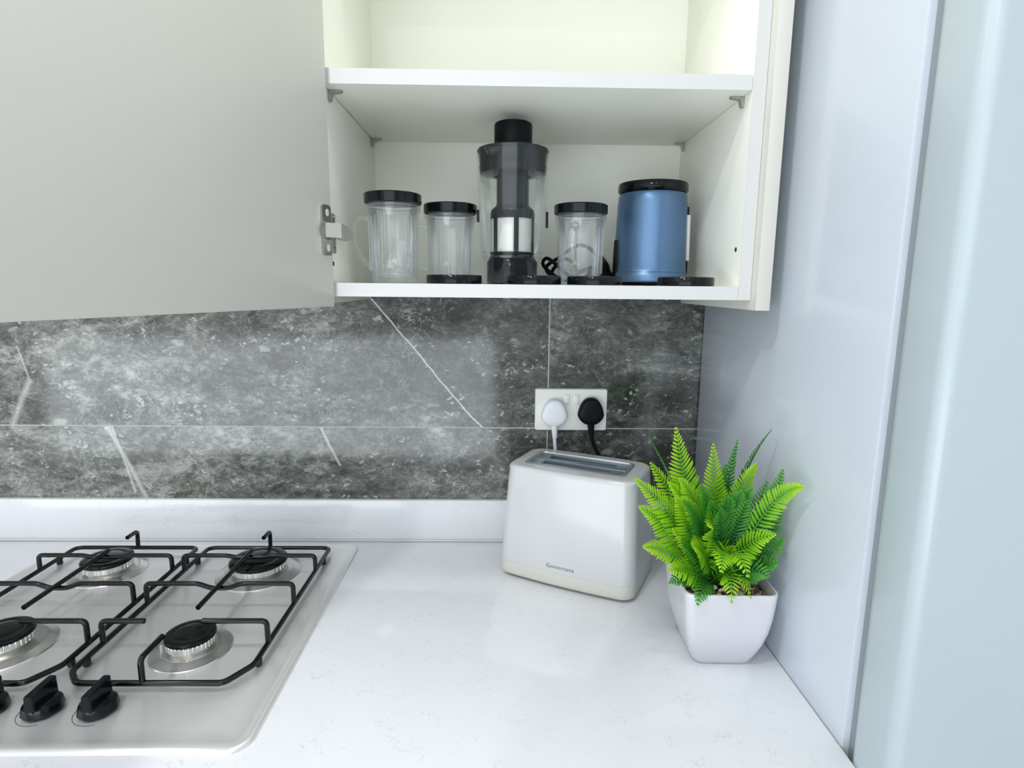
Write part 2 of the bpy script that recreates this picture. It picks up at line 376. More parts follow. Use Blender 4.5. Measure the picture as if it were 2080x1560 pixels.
# ------------------------------------------------------------------ the room
struct('wall_back', 'tile', (-3.6, 1.5, 0.0, 0.1, -0.9, CEIL))
struct('floor', 'floor', (-3.6, 1.5, -3.3, 0.1, -1.0, -0.9))
struct('ceiling', 'ceil', (-3.6, 1.5, -3.3, 0.1, CEIL, CEIL + 0.1))
struct('wall_left', 'paint', (-3.7, -3.6, -3.3, 0.1, -0.9, CEIL))
struct('wall_right', 'paint', (1.5, 1.6, -3.3, 0.1, -0.9, CEIL))
struct('wall_front', 'paint', (-3.6, 1.5, -3.3, -3.2, -0.9, CEIL))

# ------------------------------------------------------------------ base units and worktop
base = empty('base_cabinet', (-0.9, -0.3, -0.9), 0, 'long run of base units carrying the white worktop', 'cabinet')
part('carcase', lambda b: (bx(b, -1.3, 1.29, -0.26, 0.28, 0.1, 0.868), bx(b, -1.3, 1.29, -0.2, 0.28, 0.0, 0.1)), 'white', base)
for i in range(4):
    x0 = -1.3 + i * 0.6475
    dd = part('door', lambda b: bx(b, x0 + 0.002, x0 + 0.6455, -0.28, -0.2605, 0.105, 0.865, 0.001), 'cashmere', base)
    part('handle', lambda b: bx(b, x0 + 0.2, x0 + 0.44, -0.296, -0.2805, 0.80, 0.812, 0.003), 'nickel', dd)
bm = B(); bx(bm, -2.39, 0.3995, -0.62, -0.0005, -0.03, 0.0, 0.0012)
tag(link('worktop', bm, M['quartz'], None, loc=(0, 0, 0)), 'white quartz worktop with faint grey flecks under the hob and toaster', 'worktop')
up_ = empty('upstand', (-1.0, 0, 0), 0, 'low white quartz upstand along the foot of the marble tiles', 'upstand')
part('upstand_strip', lambda b: bx(b, -1.39, 1.3995, -0.012, -0.0005, 0.0005, 0.0885, 0.001), 'quartz', up_)
part('sealant_bead', lambda b: bx(b, -1.39, 1.3995, -0.0165, -0.0125, 0.0002, 0.004, 0.0015), 'shelf_edge', up_)

# ------------------------------------------------------------------ wall cabinet with its open door
ZB, ZBT, ZS, ZST, ZT = 0.5105, 0.5293, 0.7900, 0.8095, 1.10
CL, CR, CF = -0.241, 0.335, -0.3288
cab = empty('wall_cabinet', (0, 0, 0), 0, 'white open wall cabinet above the worktop holding the blender set', 'cabinet')
part('side_panel', lambda b: bx(b, CL - 0.018, CL, CF, -0.0005, ZB, ZT, 0.0006), 'white', cab)
part('side_panel', lambda b: (bx(b, CR, CR + 0.018, CF, -0.0005, ZB, ZT, 0.0006)), 'white', cab)
part('top_panel', lambda b: bx(b, CL, CR, CF, -0.0005, ZT - 0.018, ZT), 'white', cab)
bp = part('bottom_panel', lambda b: bx(b, CL + 0.0002, CR - 0.0002, CF, -0.0005, ZB, ZBT, 0.0006), 'white', cab)
part('edging', lambda b: bx(b, CL + 0.0002, CR - 0.0002, CF - 0.0010, CF - 0.0001, ZB, ZBT), 'shelf_edge', bp)
part('back_panel', lambda b: bx(b, CL, CR, -0.006, -0.001, ZBT, ZT - 0.018), 'white', cab)
sf = part('shelf', lambda b: bx(b, CL + 0.0012, CR - 0.0012, CF + 0.001, -0.0075, ZS, ZST, 0.0008), 'white', cab)
part('edging', lambda b: bx(b, CL + 0.0012, CR - 0.0012, CF, CF + 0.0009, ZS, ZST), 'shelf_edge', sf)
part('edging', lambda b: bx(b, CR + 0.0002, CR + 0.0178, CF - 0.0010, CF - 0.0001, ZB, ZT), 'shelf_edge', cab)  # thin strip added so the lit front edge renders dimmer
part('edging', lambda b: bx(b, CL - 0.0178, CL - 0.0002, CF - 0.0010, CF - 0.0001, ZB, ZT), 'shelf_edge', cab)
part('end_panel', lambda b: (bx(b, CR + 0.0185, CR + 0.0385, -0.3485, -0.0005, 0.4965, ZT, 0.0008)), 'cashmere', cab)
part('end_panel', lambda b: (bx(b, CL - 0.0365, CL - 0.0185, CF, -0.0005, 0.4985, ZT, 0.0008)), 'cashmere', cab)
def bracket(sx, x, y):
    def f(b):
        t = B()
        # small metal support: a flat tongue under the shelf and a hook on the side
        loft(t, [[(0, -0.004, 0), (0.019, -0.004, 0), (0.018, -0.004, -0.0026), (0.006, -0.004, -0.0042), (0.0034, -0.004, -0.014), (0, -0.004, -0.014)],
                 [(0, 0.004, 0), (0.019, 0.004, 0), (0.018, 0.004, -0.0026), (0.006, 0.004, -0.0042), (0.0034, 0.004, -0.014), (0, 0.004, -0.014)]])
        merge(b, t, Matrix.Translation((x, y, ZS - 0.0002)) @ Matrix.Diagonal((sx, 1, 1, 1)))
    part('shelf_support', f, 'zinc', cab)
bracket(1, CL + 0.0003, -0.300); bracket(1, CL + 0.0003, -0.030); bracket(-1, CR - 0.0003, -0.300); bracket(-1, CR - 0.0003, -0.030)
def hole(x, y, z):
    def f(b):
        t = B(); lathe(t, [(0.0005, 0.0006), (0.0030, 0.0006), (0.0034, 0.0)], seg=20, cap0=True)
        merge(b, t, Matrix.Translation((x, y, z)) @ Matrix.Rotation(math.radians(-90 if x > 0 else 90), 4, 'Y'))
    part('screw_hole', f, 'gap', cab)
hole(CR - 0.0003, -0.3106, 0.5818); hole(CL + 0.0003, -0.31, 0.5560); hole(CL + 0.0003, -0.035, 0.862)
# the door: its hinge edge at the left side panel, swung about 111 degrees open
DD = Vector((-0.36, -0.933, 0)).normalized(); DN = Vector((0.933, -0.36, 0)).normalized()
dmat = Matrix(((DD.x, DN.x, 0, -0.2328), (DD.y, DN.y, 0, -0.3395), (0, 0, 1, 0), (0, 0, 0, 1)))
def doorbox(b, *a, bev=0.0008):
    t = B(); bx(t, *a, bev); merge(b, t, dmat)
door = part('door', lambda b: doorbox(b, 0, 0.575, -0.018, 0.0, 0.4968, ZT - 0.002), 'cashmere', cab)
def hp(b):   # plate screwed to the door's inner face with two slotted ears
    t = B()
    out = []
    for x, z in ((0.004, -0.030), (0.004, -0.014), (0.001, -0.010), (0.001, 0.010), (0.004, 0.014), (0.004, 0.030), (0.007, 0.033), (0.019, 0.033), (0.022, 0.030), (0.022, -0.030), (0.019, -0.033), (0.007, -0.033)):
        out.append((x, z))
    loft(t, [[(x, 0.0003, z + 0.5985) for x, z in out], [(x, 0.0028, z + 0.5985) for x, z in out]])
    merge(b, t, dmat)
hinge = part('hinge', hp, 'nickel', door)
for z in (-0.023, 0.023):
    def slots(b):
        t = B(); loft(t, [[(0.012 + 0.0028 * math.cos(a * math.pi / 8), yy, 0.5985 + z + 0.0048 * math.sin(a * math.pi / 8)) for a in range(16)] for yy in (0.003, 0.0036)]); merge(b, t, dmat)
    part('screw', slots, 'shelf_edge', hinge)
def arm(b):
    # cranked arm from the cup to the side panel
    p = [dmat @ Vector((0.012, 0.004, 0)), dmat @ Vector((0.004, 0.016, 0)), Vector((-0.213, -0.3255, 0)), Vector((-0.222, -0.262, 0))]
    p = [Vector((-0.2360, -0.3580, 0)), Vector((-0.2190, -0.3480, 0)), Vector((-0.2195, -0.322, 0)), Vector((-0.2245, -0.262, 0))]
    rings = []
    hs = (0.0095, 0.0095, 0.0090, 0.0065)
    for i, q in enumerate(p):
        d = (p[min(i + 1, 3)] - p[max(i - 1, 0)]).normalized(); nn = Vector((-d.y, d.x, 0)); h = hs[i]
        rings.append([(q + nn * 0.0022) + Vector((0, 0, 0.5985 - h)), (q - nn * 0.0022) + Vector((0, 0, 0.5985 - h)), (q - nn * 0.0022) + Vector((0, 0, 0.5985 + h)), (q + nn * 0.0022) + Vector((0, 0, 0.5985 + h))])
    loft(b, rings)
part('hinge_arm', arm, 'nickel', hinge)
def cup(b):
    t = B(); lathe(t, [(0.0130, 0), (0.0130, 0.0012), (0.011, 0.0014), (0.0108, 0.0006)], seg=32, cap1=True)
    merge(b, t, dmat @ Matrix.Translation((0.0135, 0.0028, 0.5985)) @ Matrix.Rotation(math.radians(-90), 4, 'X'))
part('hinge_cup', cup, 'nickel', hinge)
def mp(b):
    bx(b, CL + 0.0003, CL + 0.0023, -0.315, -0.298, 0.5705, 0.6255, 0.001)
    bx(b, CL + 0.0023, CL + 0.0125, -0.322, -0.265, 0.591, 0.606, 0.002)
part('mounting_plate', mp, 'zinc', cab)
for y, z in ((-0.3065, 0.577), (-0.3065, 0.619)):
    def sc(b):
        t = B(); lathe(t, [(0.0034, 0), (0.0030, 0.0012), (0.001, 0.0012)], seg=16, cap1=True); merge(b, t, Matrix.Translation((CL + 0.0023, y, z)) @ Matrix.Rotation(math.radians(90), 4, 'Y'))
    part('screw', sc, 'dark_nickel', cab)

# ------------------------------------------------------------------ fridge freezer
fr = empty('fridge_freezer', (0.4008, 0, -0.9), 0, 'tall pale blue-grey fridge freezer standing at the right end of the worktop', 'fridge')
part('body', lambda b: bx(b, 0.0, 0.60, -0.568, -0.004, 0.02, 1.95, 0.003), 'fridge', fr)
part('door_seal', lambda b: bx(b, 0.008, 0.592, -0.580, -0.5685, 0.06, 1.93), 'seal', fr)
part('upper_door', lambda b: bx(b, -0.0008, 0.60, -0.650, -0.5805, 0.62, 1.95, 0.014, 5), 'shaded_fridge_door', fr)
part('lower_door', lambda b: bx(b, -0.0008, 0.60, -0.650, -0.5805, 0.05, 0.612, 0.014, 5), 'shaded_fridge_door', fr)
for x in (0.05, 0.55):
    for y in (-0.5, -0.06): part('foot', lambda b: lathe(b, [(0.018, 0.0), (0.018, 0.02)], x, y, 20, None, True, True), 'black_matt', fr)

# ------------------------------------------------------------------ hob
HX0, HX1, HY0, HY1 = -0.879, -0.286, -0.5763, -0.0323
hcx, hcy = (HX0 + HX1) / 2, (HY0 + HY1) / 2; hhx, hhy = (HX1 - HX0) / 2, (HY1 - HY0) / 2
hob = empty('gas_hob', (hcx, hcy, 0), 0, 'brushed steel four burner gas hob set into the white worktop', 'hob')
def plate(b):
    R0 = 0.026
    rings = [rrect(hhx - i, hhy - i, max(R0 - i, 0.006), z) for i, z in ((0.0, 0.0003), (0.0006, 0.0028), (0.0025, 0.0046), (0.006, 0.0052), (0.012, 0.0050), (0.016, 0.0042), (0.022, 0.0030), (0.034, 0.0022), (0.036, 0.0021))]
    loft(b, rings)
hpl = part('hob_plate', plate, 'steel', hob, 60)
uv = hpl.data.uv_layers.new(name='brush')
for lp in hpl.data.loops: uv.data[lp.index].uv = hpl.data.vertices[lp.vertex_index].co.xy
BURN = [(-0.4440, -0.1505, 0.0505, 0.074), (-0.4470, -0.3830, 0.0345, 0.0555), (-0.7200, -0.1480, 0.0425, 0.064), (-0.7190, -0.3790, 0.0400, 0.066)]
for bxx, byy, rc, rd in BURN:
    x, y = bxx - hcx, byy - hcy
    bu = part('burner', lambda b: lathe(b, [(rd, 0.0022), (rd - 0.0012, 0.0040), (rd - 0.004, 0.0046), (rd - 0.013, 0.0088), (rd - 0.016, 0.0092), (rd - 0.020, 0.0078), (rc * 0.80, 0.0072), (rc * 0.78, 0.012)], x, y, 72), 'dish', hob)
    part('burner_crown', lambda b: lathe(b, [(rc * 0.84, 0.0074), (rc * 0.90, 0.0120), (rc * 0.93, 0.0130), (rc * 0.95, 0.0135), (rc * 0.95, 0.0225), (rc * 0.90, 0.0235), (rc * 0.5, 0.0240)], x, y, 288,
        lambda a, z: (-0.035 if (a * 36) % 1 < 0.16 and 0.0132 < z < 0.023 else 0.0), False, True), 'alu', bu, 50)
    part('burner_cap', lambda b: lathe(b, [(rc * 0.93, 0.0236), (rc, 0.0245), (rc * 1.0, 0.0272), (rc * 0.97, 0.0290), (rc * 0.90, 0.0300), (rc * 0.70, 0.0306), (rc * 0.66, 0.0300), (rc * 0.62, 0.0306), (rc * 0.3, 0.0312), (0.001, 0.0313)], x, y, 72, None, True, True), 'cap', bu)
    def spark(b, x=x, y=y, rc=rc):
        lathe(b, [(0.0022, 0.006), (0.0022, 0.018), (0.001, 0.0195)], x - rc * 0.8 - 0.006, y - rc * 0.35 - 0.004, 12, None, True, True)
    part('igniter', spark, 'shelf_edge', bu)
for kx in (-0.4975, -0.5655, -0.6335, -0.7015, -0.7695):
    x, y = kx - hcx, -0.507 - hcy
    kn = part('knob', lambda b: lathe(b, [(0.0205, 0.0030), (0.0222, 0.0060), (0.0215, 0.0115), (0.0205, 0.0150), (0.0160, 0.0180), (0.006, 0.0190)], x, y, 48, lambda a, z: 0.02 * math.cos(a * 2 * math.pi * 8), True, True), 'black_gloss', hob)
    def grip(b, x=x, y=y):
        q = [(-0.0065, 0.010), (-0.0055, 0.0345), (-0.0040, 0.036), (0.0040, 0.036), (0.0055, 0.0345), (0.0065, 0.010)]
        loft(b, [[(x + u * (0.8 if e else 1), y + yy, z) for u, z in q] for yy, e in ((-0.0205, 1), (-0.0185, 0), (0.0185, 0), (0.0205, 1))])
    part('grip', grip, 'black_gloss', kn, 25)
    part('dial_mark', lambda b: tube(b, [(x + 0.027 * math.cos(math.radians(a)), y + 0.027 * math.sin(math.radians(a)), 0.00232) for a in range(150, 300, 5)], 0.00035, 6), 'print', hob)

# ------------------------------------------------------------------ pan supports
def pan_support(loc, label):
    g = empty('pan_support', loc, 0, label, 'pan support', 'pan supports on the hob')
    a, zb, zt, r = 0.118, 0.0135, 0.048, 0.0040
    def frame(b):
        pts = [(a, 0.170, zb), (a, -0.185, zb), (a - 0.024, -0.222, zb), (-a + 0.022, -0.222, zb), (-a, -0.198, zb), (-a, 0.170, zb), (-a + 0.01, 0.176, zb), (a - 0.01, 0.176, zb)]
        q = fillet([pts[-1]] + pts + [pts[0]], 0.008, 4)
        tube(b, q[1:-1], r, 12, closed=True)
    part('frame', frame, 'black_enamel', g, 60)
    def bar(name, pts, fr_=0.008): part(name, lambda b: tube(b, fillet(pts, fr_, 5), r * 0.97, 12), 'black_enamel', g, 60)
    bar('support_bar', [(-a, 0.084, zb), (-a, 0.084, zt - 0.006), (-0.040, 0.084, zt - 0.006), (-0.026, 0.084, zt - 0.009), (0.026, 0.084, zt - 0.009), (0.040, 0.084, zt - 0.006), (a, 0.084, zt - 0.006), (a, 0.084, zb)])
    bar('support_bar', [(-a, -0.028, zb), (-a, -0.028, zt), (-0.034, -0.028, zt), (-0.014, -0.028, zt - 0.008), (0.014, -0.028, zt - 0.008), (0.034, -0.028, zt), (a, -0.028, zt), (a, -0.028, zb)])
    bar('finger', [(0.001, 0.092, zt - 0.001), (0.001, -0.098, zt - 0.001)])
    bar('finger', [(0.001, 0.176, zb), (0.001, 0.178, zt - 0.001), (0.001, 0.147, zt - 0.001)])
    bar('finger', [(-a, -0.135, zb), (-a, -0.135, zt), (-0.056, -0.135, zt)])
    bar('finger', [(a, -0.135, zb), (a, -0.135, zt), (0.026, -0.135, zt)])
    bar('finger', [(-0.010, -0.222, zb), (-0.010, -0.222, zt), (-0.010, -0.172, zt)])
    for x in (-a, a):
        for y in (0.13, -0.17): part('foot', lambda b: lathe(b, [(0.0045, 0.0022), (0.0052, 0.004), (0.005, zb - 0.001)], x, y, 14, None, True, True), 'black_enamel', g, 60)
    return g
ps = pan_support((-0.4535, -0.2500, 0), 'black wire pan support over the right pair of burners, nearest the toaster')
p2 = copy_tree(ps); p2.location.x = -0.7110
p2['label'] = 'black wire pan support over the left pair of burners, cut by the picture edge'

# ------------------------------------------------------------------ toaster
to = empty('toaster', (0.144, -0.137, 0), math.radians(-27.0), 'glossy white two slot toaster with pale grey base below the wall socket', 'toaster')
def sec(z):
    k = z / 0.212
    return 0.1275 - 0.0095 * k ** 1.3, 0.0800 - 0.0165 * k ** 1.2
def tb(b):
    rings = []
    for z in (0.0300, 0.0305, 0.06, 0.09, 0.12, 0.15, 0.175, 0.201):
        hx, hy = sec(z); rings.append(rrect(hx, hy, 0.022, z, bulge=0.006))
    hx, hy = sec(0.201)
    for k in range(1, 7):
        a = math.pi / 2 * k / 6; rings.append(rrect(hx - 0.007 * (1 - math.cos(a)), hy - 0.007 * (1 - math.cos(a)), 0.020, 0.201 + 0.0075 * math.sin(a), bulge=0.006))
    rings.append(rrect(0.100, 0.0485, 0.016, 0.2088)); rings.append(rrect(0.0945, 0.0445, 0.014, 0.2088)); rings.append(rrect(0.0935, 0.0435, 0.013, 0.2075)); rings.append(rrect(0.0935, 0.0435, 0.013, 0.12))
    loft(b, rings, True, False)
part('body', tb, 'toaster', to, 50)
def tbase(b):
    rings = []
    for z, e in ((0.004, 0.006), (0.007, 0.0015), (0.012, 0.0), (0.0298, 0.0)):
        hx, hy = sec(z); rings.append(rrect(hx - e, hy - e, 0.022, z, bulge=0.006))
    loft(b, rings)
    for x in (-0.09, 0.09):
        for y in (-0.05, 0.05): lathe(b, [(0.009, 0.0), (0.009, 0.005)], x, y, 16, None, True, True)
part('base', tbase, 'toaster_base', to, 50)
def ring(b):
    loft(b, [rrect(0.0932, 0.0432, 0.0128, 0.2060), rrect(0.0932, 0.0432, 0.0128, 0.2098), rrect(0.0918, 0.0418, 0.012, 0.2106), rrect(0.0885, 0.0385, 0.009, 0.2106), rrect(0.0875, 0.0375, 0.008, 0.2090), rrect(0.0875, 0.0375, 0.008, 0.20)], False, False)
sr = part('slot_surround', ring, 'silver', to, 50)
def slotplate(b):
    bx(b, -0.0873, 0.0873, -0.0055, 0.0055, 0.198, 0.2088, 0.0015)
    for s in (-1, 1):
        bx(b, s * 0.0760 - 0.0113, s * 0.0760 + 0.0113, -0.0373, 0.0373, 0.198, 0.2075, 0.001)
        bx(b, -0.0873, 0.0873, s * 0.0345 - 0.0030, s * 0.0345 + 0.0030, 0.198, 0.2080, 0.001)
part('slot_bars', slotplate, 'toaster_grey', sr, 30)
def lining(b):
    for s in (-1, 1):
        for y in (0.0062, 0.0312):
            bx(b, -0.064, 0.064, s * y - 0.0005, s * y + 0.0005, 0.13, 0.200)
part('slot_lining', lining, 'silver', sr)
part('crumb_floor', lambda b: bx(b, -0.093, 0.093, -0.043, 0.043, 0.121, 0.124), 'toaster_dark', sr)
def lever(b): bx(b, -0.135, -0.112, -0.014, 0.014, 0.150, 0.160, 0.003)
def logo(txt, size, mat, parent, mtx, name='logo'):
    cu = bpy.data.curves.new('t', 'FONT'); cu.body = txt; cu.size = size; cu.extrude = 0.00015; cu.align_x = 'CENTER'; cu.space_character = 1.05
    ob = bpy.data.objects.new('t', cu); COL.objects.link(ob); bpy.context.view_layer.update()
    me = bpy.data.meshes.new_from_object(ob.evaluated_get(bpy.context.evaluated_depsgraph_get())); bpy.data.objects.remove(ob)
    me.transform(mtx); me.materials.clear(); me.materials.append(M[mat]); me.name = name
    o = bpy.data.objects.new(name, me); COL.objects.link(o); o.parent = parent; return o
hx, hy = sec(0.042)
logo('Goodmans', 0.0098, 'print', to, Matrix.Translation((-0.002, -(hy + 0.0062), 0.0385)) @ Matrix.Diagonal((1.15, 1, 1, 1)) @ Matrix.Rotation(math.radians(84), 4, 'X'))

# ------------------------------------------------------------------ socket and plugs
so = empty('wall_socket', (0.1412, 0, 0.2807), 0, 'white double wall socket on the marble tiles above the toaster', 'socket')
def spl(b):
    t = B(); loft(t, [rrect(0.073, 0.043, 0.004, 0.0003), rrect(0.073, 0.043, 0.004, 0.0055), rrect(0.0715, 0.0415, 0.003, 0.008)])
    merge(b, t, Matrix.Rotation(math.radians(90), 4, 'X'))
part('face_plate', spl, 'socket', so)
for x in (-0.0095, 0.0095):
    part('rocker_switch', lambda b: (bx(b, x - 0.0055, x + 0.0055, -0.0112, -0.0082, 0.0095, 0.0310, 0.0012)), 'socket', so)
part('red_dot', lambda b: bx(b, -0.0105, -0.0085, -0.0116, -0.0113, 0.0125, 0.0145), 'print', so)
def plug(name, loc, mat, cmat, label, pts, lean):
    p = empty(name, loc, 0, label, 'plug', 'plugs in the wall socket')
    def body(b):
        out = []
        for i in range(40):
            a = 2 * math.pi * i / 40; rx = 0.0265; rz = 0.0275
            x = rx * math.copysign(abs(math.cos(a)) ** 0.72, math.cos(a)); z = rz * math.copysign(abs(math.sin(a)) ** 0.80, math.sin(a))
            x *= 1.0 - 0.26 * max(0, (z + 0.006) / rz) - 0.30 * max(0, (-z - 0.012) / rz)
            out.append((x, z))
        loft(b, [[(x * s, y, z * s) for x, z in out] for y, s in ((-0.0002, 0.93), (-0.003, 1.0), (-0.011, 1.0), (-0.0165, 0.96), (-0.0190, 0.86), (-0.0198, 0.6))])
    bo = part('plug_body', body, mat, p, 50)
    def relief(b):
        tube(b, smoothpath([(0, -0.011, -0.018), (0.001, -0.011, -0.034), (0.001 + lean * 0.3, -0.012, -0.052)], 12), 0.006, 14, rfn=lambda u: 0.0082 - 0.0038 * u + 0.0004 * math.sin(u * 60))
    part('strain_relief', relief, mat, p, 60)
    part('cable', lambda b: tube(b, smoothpath(pts, 10), 0.0036, 12), cmat, p, 60)
plug('power_plug', (0.1065, -0.0085, 0.2765), 'plug_white', 'white_cable', 'white three pin plug in the left outlet of the wall socket, with white cable',
     [(0.001, -0.012, -0.048), (0.003, -0.014, -0.075), (0.007, -0.017, -0.12), (0.012, -0.02, -0.18), (0.02, -0.02, -0.25), (0.06, -0.022, -0.269), (0.09, -0.03, -0.2695)], 0.003)
plug('power_plug', (0.1800, -0.0085, 0.2800), 'black_matt', 'rubber', 'black three pin plug in the right outlet of the wall socket, with black cable',
     [(0.002, -0.012, -0.048), (0.007, -0.014, -0.066), (0.018, -0.018, -0.088), (0.036, -0.022, -0.107), (0.060, -0.025, -0.14), (0.085, -0.028, -0.2), (0.10, -0.03, -0.262), (0.13, -0.04, -0.2732)], 0.006)

# ------------------------------------------------------------------ blender set on the bottom of the cabinet
SH = ZBT + 0.0002
def flute(n, amp, lo=0, hi=9):
    return lambda a, z: (amp * (abs(math.sin(a * math.pi * n)) ** 0.5 - 1) if lo < z < hi else 0.0)
def mug(loc, ang, label, h=0.128, rl=0.0434, insert=False):
    g = empty('blender_mug', loc, ang, label, 'mug', 'lidded clear mugs of the blender set')
    rb = 0.0350
    def body(b):
        f = flute(16, 0.014, 0.012, h - 0.030)
        lathe(b, [(rb * 0.80, 0.0005), (rb * 0.94, 0.002), (rb, 0.008), (rb * 1.0, 0.0125), (rb * 1.04, 0.04), (rb * 1.08, h - 0.040), (rb * 1.10, h - 0.031), (rl - 0.0035, h - 0.027), (rl - 0.003, h - 0.020), (rl - 0.001, h - 0.018), (rl - 0.001, h - 0.0165), (rl - 0.004, h - 0.015), (rl - 0.004, h - 0.006)], 0, 0, 168, f)
        lathe(b, [(rb * 1.05, h - 0.006), (rb * 1.05, h - 0.031), (rb * 1.02, h - 0.04), (rb * 0.97, 0.04), (rb * 0.93, 0.014), (rb * 0.86, 0.009), (0.001, 0.010)], 0, 0, 84)
        lathe(b, [(rb * 0.80, 0.0005), (rb * 0.5, 0.003), (0.001, 0.0032)], 0, 0, 84)
    bo = part('cup_body', body, 'clear', g, 40)
    def threads(b):
        for z in (h - 0.0205, h - 0.0245):
            tube(b, [((rl - 0.0015) * math.cos(2 * math.pi * i / 60), (rl - 0.0015) * math.sin(2 * math.pi * i / 60), z + 0.0015 * i / 60) for i in range(60)], 0.0008, 6, closed=True)
        for q in range(10):       # grip ribs
            a = math.pi * (0.05 + 0.9 * q / 9) + math.pi
            tube(b, [(rb * 1.085 * math.cos(a), rb * 1.085 * math.sin(a), h - 0.034), (rb * 1.045 * math.cos(a), rb * 1.045 * math.sin(a), 0.018)], 0.0009, 6)
    part('screw_thread', threads, 'clear', bo, 60)
    def handle(b):
        p = smoothpath([(-rb * 1.0, 0, h - 0.040), (-rb - 0.014, 0, h - 0.034), (-rb - 0.027, 0, h - 0.046), (-rb - 0.028, 0, h - 0.070), (-rb - 0.017, 0, h - 0.096), (-rb * 0.98, 0, 0.022)], 8)
        t = B(); tube(t, p, 0.004, 10)
        merge(b, t, Matrix.Diagonal((1, 1.5, 1, 1)))
    part('handle', handle, 'clear', g, 60)
    li = part('lid', lambda b: lathe(b, [(rl - 0.002, h - 0.0148), (rl, h - 0.0142), (rl, h - 0.0015), (rl - 0.0015, h), (rl - 0.0035, h), (rl - 0.0045, h - 0.001), (rl - 0.006, h - 0.004), (0.001, h - 0.004)], 0, 0, 84), 'black_gloss', g)
    if insert:
        def ins(b):
            t = B(); lathe(t, [(0.026, 0), (0.027, 0.004), (0.020, 0.006), (0.017, 0.045), (0.001, 0.046)], 0, 0, 48); merge(b, t, Matrix.Translation((0.004, 0.0, 0.021)) @ Matrix.Rotation(math.radians(14), 4, 'Y'))
            t = B(); lathe(t, [(0.022, 0), (0.022, 0.006), (0.018, 0.007), (0.018, 0.001), (0.022, 0)], 0, 0, 48); merge(b, t, Matrix.Translation((0.006, -0.002, 0.034)) @ Matrix.Rotation(math.radians(-18), 4, 'Y') @ Matrix.Rotation(math.radians(12), 4, 'X'))
            t = B(); lathe(t, [(0.021, 0), (0.021, 0.003), (0.001, 0.0032)], 0, 0, 48); merge(b, t, Matrix.Translation((0.0, 0.0, 0.013)))
        part('loose_attachment', ins, 'clear', g)
    return g
mug((-0.1675, -0.235, SH), math.radians(-8), 'clear plastic mug with black lid nearest the door hinge, small clear attachments inside', 0.1335, 0.0434, True)
mug((-0.0850, -0.176, SH), math.radians(8), 'clear ribbed plastic mug with black lid standing left of the juicer jar', 0.1265)
mug((0.1270, -0.183, SH), math.radians(72), 'clear ribbed plastic mug with black lid standing right of the juicer jar', 0.1275)

# juicer jar
jar = empty('juicer_jar', (0.0160, -0.190, SH), 0, 'tall clear juicer jar with black collar and feed tube in the cabinet', 'jar')
part('jar_body', lambda b: (lathe(b, [(0.0425, 0.002), (0.0440, 0.004), (0.0440, 0.036), (0.0490, 0.042), (0.0500, 0.050), (0.0525, 0.056), (0.0550, 0.130), (0.0570, 0.180), (0.0578, 0.208), (0.0565, 0.2095)], 0, 0, 96, lambda a, z: 0.015 * (abs(math.sin(a * math.pi * 4)) ** 8) * -1 if 0.05 < z < 0.17 else 0),
      lathe(b, [(0.0500, 0.049), (0.0510, 0.051), (0.0500, 0.053)], 0, 0, 96)), 'clear_jar', jar, 40)
col = part('collar', lambda b: lathe(b, [(0.028, 0.2075), (0.0560, 0.2090), (0.0572, 0.2060), (0.0545, 0.203), (0.0530, 0.186), (0.0540, 0.182), (0.0520, 0.172), (0.0300, 0.168), (0.0280, 0.172), (0.0280, 0.2075)], 0, 0, 96), 'smoke', jar)
def spout(b):
    t = B(); lathe(t, [(0.001, 0), (0.010, 0.001), (0.014, 0.008), (0.015, 0.014)], 0, 0, 24); merge(b, t, Matrix.Translation((-0.030, -0.043, 0.193)) @ Matrix.Rotation(math.radians(20), 4, 'X'))
part('spout', spout, 'clear_jar', jar)
part('pusher', lambda b: lathe(b, [(0.0290, 0.2085), (0.0300, 0.210), (0.0300, 0.2450), (0.0290, 0.2480), (0.026, 0.2495), (0.001, 0.2500)], 0, 0, 72), 'black_matt', jar)
part('feed_tube', lambda b: lathe(b, [(0.0262, 0.18), (0.0260, 0.128), (0.0270, 0.124), (0.0345, 0.117), (0.0358, 0.110), (0.0358, 0.103), (0.034, 0.103)], 0, 0, 72), 'smoke', jar)
fi = part('filter_screen', lambda b: lathe(b, [(0.0340, 0.103), (0.0340, 0.050)], 0, 0, 72), 'mesh', jar)
def ribs(b):
    for q in range(6):
        a = math.radians(-90 + 9 + q * 60)
        t = B(); bx(t, 0.0325, 0.0360, -0.0038, 0.0038, 0.048, 0.105, 0.0008); merge(b, t, Matrix.Rotation(a, 4, 'Z'))
    lathe(b, [(0.0360, 0.051), (0.0360, 0.047), (0.033, 0.047)], 0, 0, 72)
part('filter_rib', ribs, 'smoke', fi)
part('jar_base', lambda b: lathe(b, [(0.001, 0.0004), (0.0400, 0.0004), (0.0412, 0.002), (0.0410, 0.0355), (0.038, 0.040), (0.035, 0.047), (0.02, 0.048)], 0, 0, 84), 'smoke', jar)
part('clear_lip', lambda b: lathe(b, [(0.0425, 0.040), (0.0480, 0.041), (0.0485, 0.044), (0.0425, 0.046)], 0, 0, 84), 'clear_jar', jar)
part('clip', lambda b: bx(b, -0.0575, -0.0535, -0.004, 0.006, 0.098, 0.118, 0.0015), 'black_gloss', jar)
part('clip', lambda b: bx(b, 0.0535, 0.0575, -0.004, 0.004, 0.090, 0.116, 0.0015), 'black_gloss', jar)

